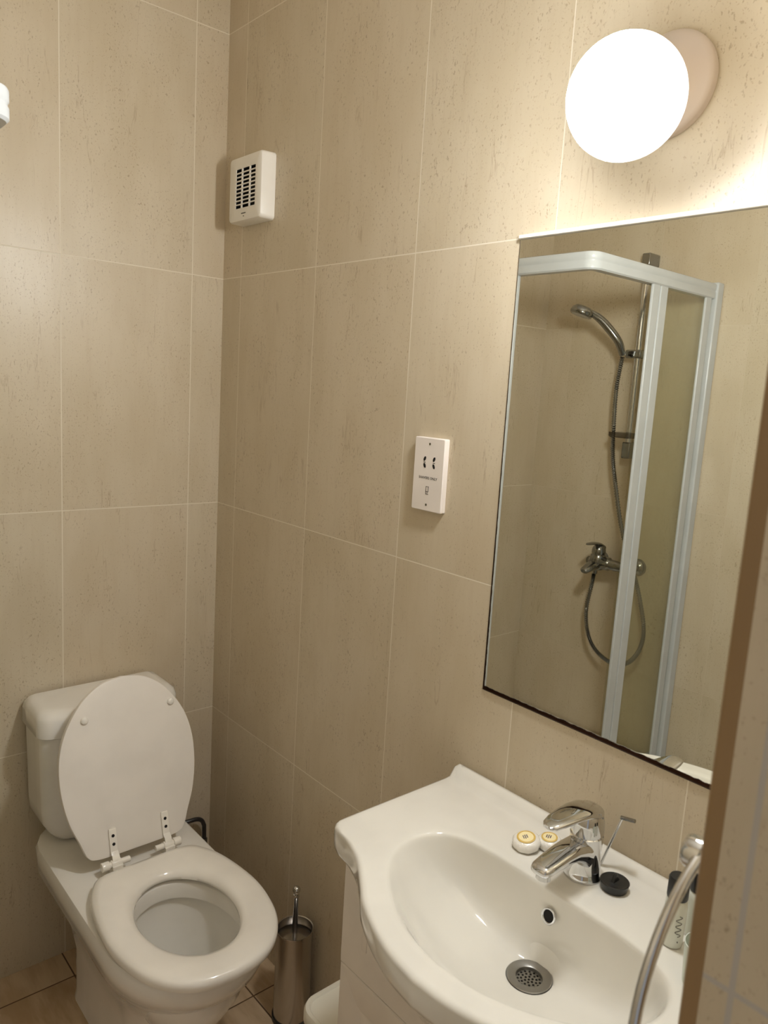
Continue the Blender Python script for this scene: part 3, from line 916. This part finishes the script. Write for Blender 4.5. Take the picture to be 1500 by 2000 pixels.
# ------------------------------------------------------------------ extractor fan
FY0, FY1, FZ0, FZ1 = -0.2410, -0.0880, 1.9280, 2.0820
fan = thing('extractor_fan', 'square white extractor fan with slatted grille high on the tiled wall', 'extractor fan', (-0.001, (FY0 + FY1) / 2, (FZ0 + FZ1) / 2))
fyc, fzc, fw, fh = (FY0 + FY1) / 2, (FZ0 + FZ1) / 2, FY1 - FY0, FZ1 - FZ0
gy, gz, gw, gh = -0.1690, 2.0055, 0.0900, 0.0920
def fr(x, w_, h_, r, cy=None, cz=None):
    return [(x, (fyc if cy is None else cy) + a, (fzc if cz is None else cz) + b) for a, b in rrect(w_, h_, r, 5)]
house = MB().loft([fr(-0.0003, fw, fh, 0.010), fr(-0.0330, fw - 0.002, fh - 0.002, 0.010), fr(-0.0375, fw - 0.006, fh - 0.006, 0.010), fr(-0.0395, fw - 0.014, fh - 0.014, 0.008),
                   fr(-0.0395, gw, gh, 0.002, gy, gz), fr(-0.0380, gw, gh, 0.002, gy, gz)], True, False).build('housing', M['white_plastic'], fan, smooth=35)
MB().loft([fr(-0.0380, gw + 0.0004, gh + 0.0004, 0.002, gy, gz), fr(-0.0150, gw + 0.0004, gh + 0.0004, 0.002, gy, gz)], False, True).build('dark_interior', M['black'], fan, smooth=0)
grl = MB()
for k in range(9):
    zc = gz - gh / 2 + gh * (k + 1) / 10.0
    grl.box(-0.0393, -0.0368, gy - gw / 2, gy + gw / 2, zc - 0.0014, zc + 0.0014)
for t in (0.30, 0.70):
    yc = gy - gw / 2 + gw * t
    grl.box(-0.0394, -0.0366, yc - 0.0022, yc + 0.0022, gz - gh / 2, gz + gh / 2)
grl.build('grille', M['white_plastic'], fan, smooth=0)
mk = MB()
for k in range(6):
    mk.box(-0.03975, -0.03945, fyc + 0.012 - k * 0.0036 - 0.0026, fyc + 0.012 - k * 0.0036, 1.9452, 1.9478)
mk.box(-0.03975, -0.03945, fyc - 0.001, fyc + 0.003, 1.9385, 1.9408)
mk.build('maker_mark', M['ink'], fan, smooth=0)

# ------------------------------------------------------------------ shaver socket
SY0, SY1, SZ0, SZ1 = -0.8805, -0.7985, 1.3160, 1.4575
sock = thing('shaver_socket', 'white shavers only wall socket left of the mirror', 'socket', (-0.001, (SY0 + SY1) / 2, (SZ0 + SZ1) / 2))
syc, szc = (SY0 + SY1) / 2, (SZ0 + SZ1) / 2
def sr(x, i, r):
    return [(x, syc + a, szc + b) for a, b in rrect(SY1 - SY0 - 2 * i, SZ1 - SZ0 - 2 * i, r, 4)]
plate = MB().loft([sr(-0.0003, 0, 0.003), sr(-0.0105, 0, 0.003), sr(-0.0120, 0.0014, 0.0025)]).build('face_plate', M['socket_plastic'], sock, smooth=35)
def oval(y, z, ry, rz, x=-0.0121, skew=0.0):
    m_ = MB()
    m_.loft([[(xx, y + ry * math.cos(2 * math.pi * k / 20), z + rz * math.sin(2 * math.pi * k / 20) + skew * math.cos(2 * math.pi * k / 20)) for k in range(20)] for xx in (x + 0.0003, x - 0.0002)])
    return m_
for y, z, sk in ((-0.8285, 1.4165, -0.002), (-0.8290, 1.4035, 0.002), (-0.8540, 1.4170, -0.002), (-0.8540, 1.4035, 0.002)):
    oval(y, z, 0.0034, 0.0042, skew=sk).build('pin_hole', M['black'], plate, smooth=0)
for z in (1.4455, 1.3282):
    oval(-0.8400, z, 0.0024, 0.0024).build('screw', M['dark_chrome'], plate, smooth=0)
for y in (-0.8285, -0.8540):
    MB().box(-0.0123, -0.0119, y - 0.0026, y + 0.0026, 1.4092, 1.4106).build('voltage_mark', M['ink'], plate, smooth=0)
text_mb('SHAVERS ONLY', 0.0072, FACE_MX, (-0.0121, -0.8405, 1.3800)).build('lettering', M['ink'], plate, smooth=0)
ic = MB()
for (a0, a1, b0, b1) in ((-0.0040, -0.0028, 0.0, 0.0085), (0.0022, 0.0034, 0.0, 0.0085), (-0.0040, -0.0010, 0.0085, 0.0096), (0.0004, 0.0034, 0.0085, 0.0096), (-0.0040, 0.0034, -0.0012, 0.0), (-0.0040, 0.0034, -0.0062, -0.0050), (-0.0040, -0.0028, -0.0050, -0.0012), (0.0002, 0.0014, -0.0040, -0.0020)):
    ic.box(-0.0123, -0.0119, -0.8405 - a1, -0.8405 - a0, 1.3545 + b0, 1.3545 + b1)
ic.build('shaver_symbol', M['ink'], plate, smooth=0)

# ------------------------------------------------------------------ shower: tray, enclosure, fittings
TRZ = 0.322
tray = thing('shower_tray', 'white raised shower tray with a wide ledge, seen in the mirror', 'shower tray', (-1.05, -0.5, 0.010))
def trr(z, i, r):
    return [(-1.0555 + a, -0.5205 + b, z) for a, b in rrect(0.666 - 2 * i, 1.038 - 2 * i, r, 6)]
def trb(z, i, r):
    return [(-1.0555 + a, -0.335 + b, z) for a, b in rrect(0.57 - 2 * i, 0.58 - 2 * i, r, 6)]
MB().loft([trr(0.0105, 0, 0.02), trr(TRZ - 0.01, 0, 0.02), trr(TRZ, 0.008, 0.02), trb(TRZ, 0.0, 0.05), trb(TRZ - 0.06, 0.03, 0.06)]).build('tray_body', M['porcelain'], tray, smooth=40)
dish = thing('soap_dish', 'grey oval soap dish on the white shower ledge, reflected in the mirror', 'soap dish', (-1.350, -0.735, TRZ))
def dr(z, s_):
    return [(-1.341 + 0.034 * s_ * math.cos(2 * math.pi * k / 36), -0.728 + 0.030 * s_ * math.sin(2 * math.pi * k / 36), z) for k in range(36)]
MB().loft([dr(TRZ + 0.0004, 0.8), dr(TRZ + 0.006, 0.95), dr(TRZ + 0.012, 1.0), dr(TRZ + 0.0125, 0.96), dr(TRZ + 0.007, 0.85), dr(TRZ + 0.005, 0.6)]).build('dish_body', M['dark_chrome'], dish, smooth=50)

XF, YF = -0.699, -0.676     # outer faces of the enclosure head rail
enc = thing('shower_enclosure', 'white framed corner shower enclosure with glass doors, reflected in the mirror', 'shower enclosure', (-1.05, -0.34, TRZ))
def rail_path(x, y, r=0.045, n=8):
    pts = [(x, -0.0008, 0.0), (x, y + r, 0.0)]
    for k in range(1, n):
        a = math.radians(90 * k / n)
        pts.append((x - r + r * math.cos(a), y + r - r * math.sin(a), 0.0))
    pts += [(x - r, y, 0.0), (-D + 0.0008, y, 0.0)]
    return pts
def sweep(profile, r0):
    """profile: list of (inset from the outer face, z)"""
    rings = []
    for ins, z in profile:
        rings.append([(p[0], p[1], z) for p in rail_path(XF - ins, YF + ins, max(0.004, r0 - ins))])
    mb_ = MB()
    n = len(rings[0])
    R = len(rings)
    v = [p for q_ in rings for p in q_]
    f = []
    for i in range(R):
        a, b = i * n, ((i + 1) % R) * n
        for j in range(n - 1):
            f.append((a + j, a + j + 1, b + j + 1, b + j))
    f.append(tuple(i * n for i in range(R)))
    f.append(tuple(i * n + n - 1 for i in reversed(range(R))))
    return mb_.add(v, f)
ZT, ZB = 1.930, 1.883
sweep([(0.028, ZB), (0.004, ZB), (0.0, ZB + 0.004), (0.0, ZB + 0.018), (0.002, ZB + 0.022), (0.002, ZB + 0.025), (0.0, ZB + 0.028), (0.0, ZT - 0.006), (0.002, ZT - 0.002), (0.006, ZT), (0.028, ZT)], 0.035).build('head_rail', M['enclosure_white'], enc, smooth=35)
sweep([(0.040, TRZ + 0.0003), (0.018, TRZ + 0.0003), (0.018, TRZ + 0.026), (0.022, TRZ + 0.032), (0.040, TRZ + 0.032)], 0.035).build('sill_rail', M['enclosure_white'], enc, smooth=35)
MB().box(-D + 0.0008, -D + 0.038, YF - 0.006, YF + 0.030, TRZ + 0.0005, ZT + 0.004).build('wall_post', M['enclosure_white'], enc, smooth=0, bevel=0.004, seg=3)
MB().box(XF - 0.030, XF + 0.006, -0.036, -0.0008, TRZ + 0.0005, ZT + 0.004).build('wall_post', M['enclosure_white'], enc, smooth=0, bevel=0.004, seg=3)
z0, z1 = TRZ + 0.030, ZB + 0.004
# doors are slid back over the fixed panes
for (x0, x1, mat_) in ((-1.034, -0.996, 'enclosure_white'), (-1.078, -1.039, 'enclosure_white'), (-1.340, -1.305, 'enclosure_white')):
    y0 = YF + 0.004 if x0 < -1.028 else YF + 0.007
    MB().box(x0, x1, y0, y0 + 0.009, z0, z1).build('stile', M[mat_], enc, smooth=0, bevel=0.003, seg=3)
MB().box(XF - 0.019, XF - 0.006, -0.420, -0.400, z0, z1).build('stile', M['enclosure_white'], enc, smooth=0, bevel=0.003, seg=3)
MB().box(-D + 0.036, -1.060, YF + 0.008, YF + 0.012, z0, z1).build('fixed_pane', M['glass'], enc, smooth=0)
MB().box(-1.335, -1.000, YF + 0.018, YF + 0.022, z0, z1).build('sliding_door', M['glass'], enc, smooth=0)
MB().box(XF - 0.012, XF - 0.008, -0.402, -0.034, z0, z1).build('fixed_pane', M['glass'], enc, smooth=0)
MB().box(XF - 0.022, XF - 0.018, -0.402, -0.050, z0, z1).build('sliding_door', M['glass'], enc, smooth=0)

# riser rail on the far wall
RX, RY = -D + 0.050, -0.434
rail = thing('riser_rail', 'chrome shower riser rail on the tiled wall, seen in the mirror', 'shower rail', (-D + 0.001, RY, 1.38))
MB().lathe([(0.0105, 1.372), (0.0105, 2.032)], (RX, RY, 0), n=24).build('pole', M['chrome'], rail, smooth=40)
for zc, hh in ((2.020, 0.020), (1.385, 0.028)):
    MB().box(-D + 0.0006, RX + 0.014, RY - 0.015, RY + 0.015, zc - hh, zc + hh).build('bracket', M['dark_chrome'], rail, smooth=0, bevel=0.004)
MB().box(RX - 0.018, RX + 0.020, RY - 0.022, RY + 0.038, 1.697, 1.725).build('slider', M['dark_chrome'], rail, smooth=0, bevel=0.006)
st = MB()
st.loft([[(RX + 0.030 + a, RY + b, z) for a, b in rrect(0.075 * k_, 0.085 * k_, 0.012, 5)] for z, k_ in ((1.428, 0.9), (1.433, 1.0), (1.446, 1.0))])
st.build('soap_tray', M['smoke'], rail, smooth=40)

# hand shower with its hose
hs = thing('hand_shower', 'chrome hand shower and ribbed hose hanging from the riser rail, in the mirror', 'hand shower', (RX + 0.04, -0.40, 1.71))
hpath = smooth_path([(-1.295, -0.405, 1.705), (-1.275, -0.398, 1.745), (-1.255, -0.372, 1.785), (-1.228, -0.345, 1.820), (-1.200, -0.325, 1.838)], 6)
hr = [0.0105 + 0.004 * math.sin(math.pi * i / (len(hpath) - 1)) for i in range(len(hpath))]
MB().tube(hpath, hr, 18).build('handle', M['dark_chrome'], hs, smooth=60)
hd = Vector((0.22, 0.22, -1.0)).normalized()
hc = Vector((-1.178, -0.308, 1.838))
MB().lathe([(0.006, -0.020), (0.026, -0.017), (0.036, -0.008), (0.039, 0.004), (0.037, 0.011), (0.034, 0.013), (0.004, 0.0125)], hc, hd, n=36).build('spray_head', M['dark_chrome'], hs, smooth=50)
MB().lathe([(0.031, 0.0131), (0.029, 0.0142), (0.002, 0.0142)], hc, hd, n=30).build('spray_plate', M['grey_plastic'], hs, smooth=40)
hose_pts = [(-1.325, -0.3655, 0.950), (-1.323, -0.3620, 0.905), (-1.322, -0.3500, 0.790), (-1.322, -0.3720, 0.700), (-1.322, -0.4200, 0.650), (-1.322, -0.4900, 0.632), (-1.322, -0.5450, 0.660), (-1.322, -0.5780, 0.720), (-1.324, -0.5800, 0.795), (-1.330, -0.5400, 0.915), (-1.330, -0.5000, 1.005), (-1.325, -0.4550, 1.115), (-1.318, -0.4190, 1.255), (-1.312, -0.3980, 1.360), (-1.306, -0.3920, 1.470), (-1.302, -0.3900, 1.590), (-1.297, -0.4030, 1.700)]
hpth = smooth_path(hose_pts, 30)
hrad = [0.0070 + 0.0014 * (1 if i % 2 else -1) for i in range(len(hpth))]
MB().tube(hpth, hrad, 12).build('hose', M['dark_chrome'], hs, smooth=70)

# shower mixer valve
mix = thing('shower_mixer', 'chrome shower mixer valve on the tiled wall, seen in the mirror', 'shower mixer', (-D + 0.001, -0.42, 0.98))
for y in (-0.498, -0.348):
    MB().lathe([(0.030, 0.0006), (0.030, 0.004), (0.024, 0.014), (0.014, 0.020), (0.013, 0.050), (0.017, 0.051), (0.017, 0.075)], (-D, y, 0.979), (1, 0, 0), n=32).build('inlet_rosette', M['dark_chrome'], mix, smooth=40)
mxb = MB()
MYC = -0.380
mxb.tube(smooth_path([(-D + 0.070, -0.512, 0.979), (-D + 0.070, -0.490, 0.979), (-D + 0.071, -0.455, 0.980), (-D + 0.072, -0.425, 0.981), (-D + 0.072, -0.385, 0.981), (-D + 0.070, -0.352, 0.979)], 6), [0.0165] * 6 + [0.0175] * 6 + [0.019] * 6 + [0.024] * 6 + [0.026] * 6 + [0.022], 22)
mxb.lathe([(0.020, 0.955), (0.026, 0.962), (0.028, 0.985), (0.0265, 1.006), (0.023, 1.010)], (-D + 0.074, MYC, 0), n=30)
mxb.loft([[(x, MYC + 0.004 + w_ * 0.5 * math.cos(2 * math.pi * k / 20), zc + h_ * 0.5 * math.sin(2 * math.pi * k / 20)) for k in range(20)] for x, zc, w_, h_ in ((-D + 0.06, 0.976, 0.054, 0.044), (-D + 0.095, 0.971, 0.050, 0.036), (-D + 0.125, 0.963, 0.042, 0.027), (-D + 0.145, 0.957, 0.034, 0.022), (-D + 0.152, 0.955, 0.020, 0.012))])
mxb.lathe([(0.010, 0.935), (0.010, 0.965)], (-1.325, -0.3655, 0), n=16)
mxb.build('valve_body', M['dark_chrome'], mix, smooth=40)
lvv = MB()
lvv.lathe([(0.0235, 1.010), (0.025, 1.016), (0.0235, 1.030), (0.017, 1.042), (0.006, 1.047), (0.002, 1.0475)], (-D + 0.074, MYC, 0), n=28)
lvv.loft([[(x, MYC + w_ * 0.5 * math.cos(2 * math.pi * k / 16), zc + h_ * 0.5 * math.sin(2 * math.pi * k / 16)) for k in range(16)] for x, zc, w_, h_ in ((-D + 0.056, 1.034, 0.034, 0.020), (-D + 0.080, 1.047, 0.036, 0.012), (-D + 0.105, 1.052, 0.032, 0.009), (-D + 0.140, 1.052, 0.024, 0.008), (-D + 0.150, 1.051, 0.012, 0.004))])
lvv.build('lever', M['dark_chrome'], mix, smooth=50)

for o in bpy.data.objects:
    if '_base' in o:
        del o['_base']
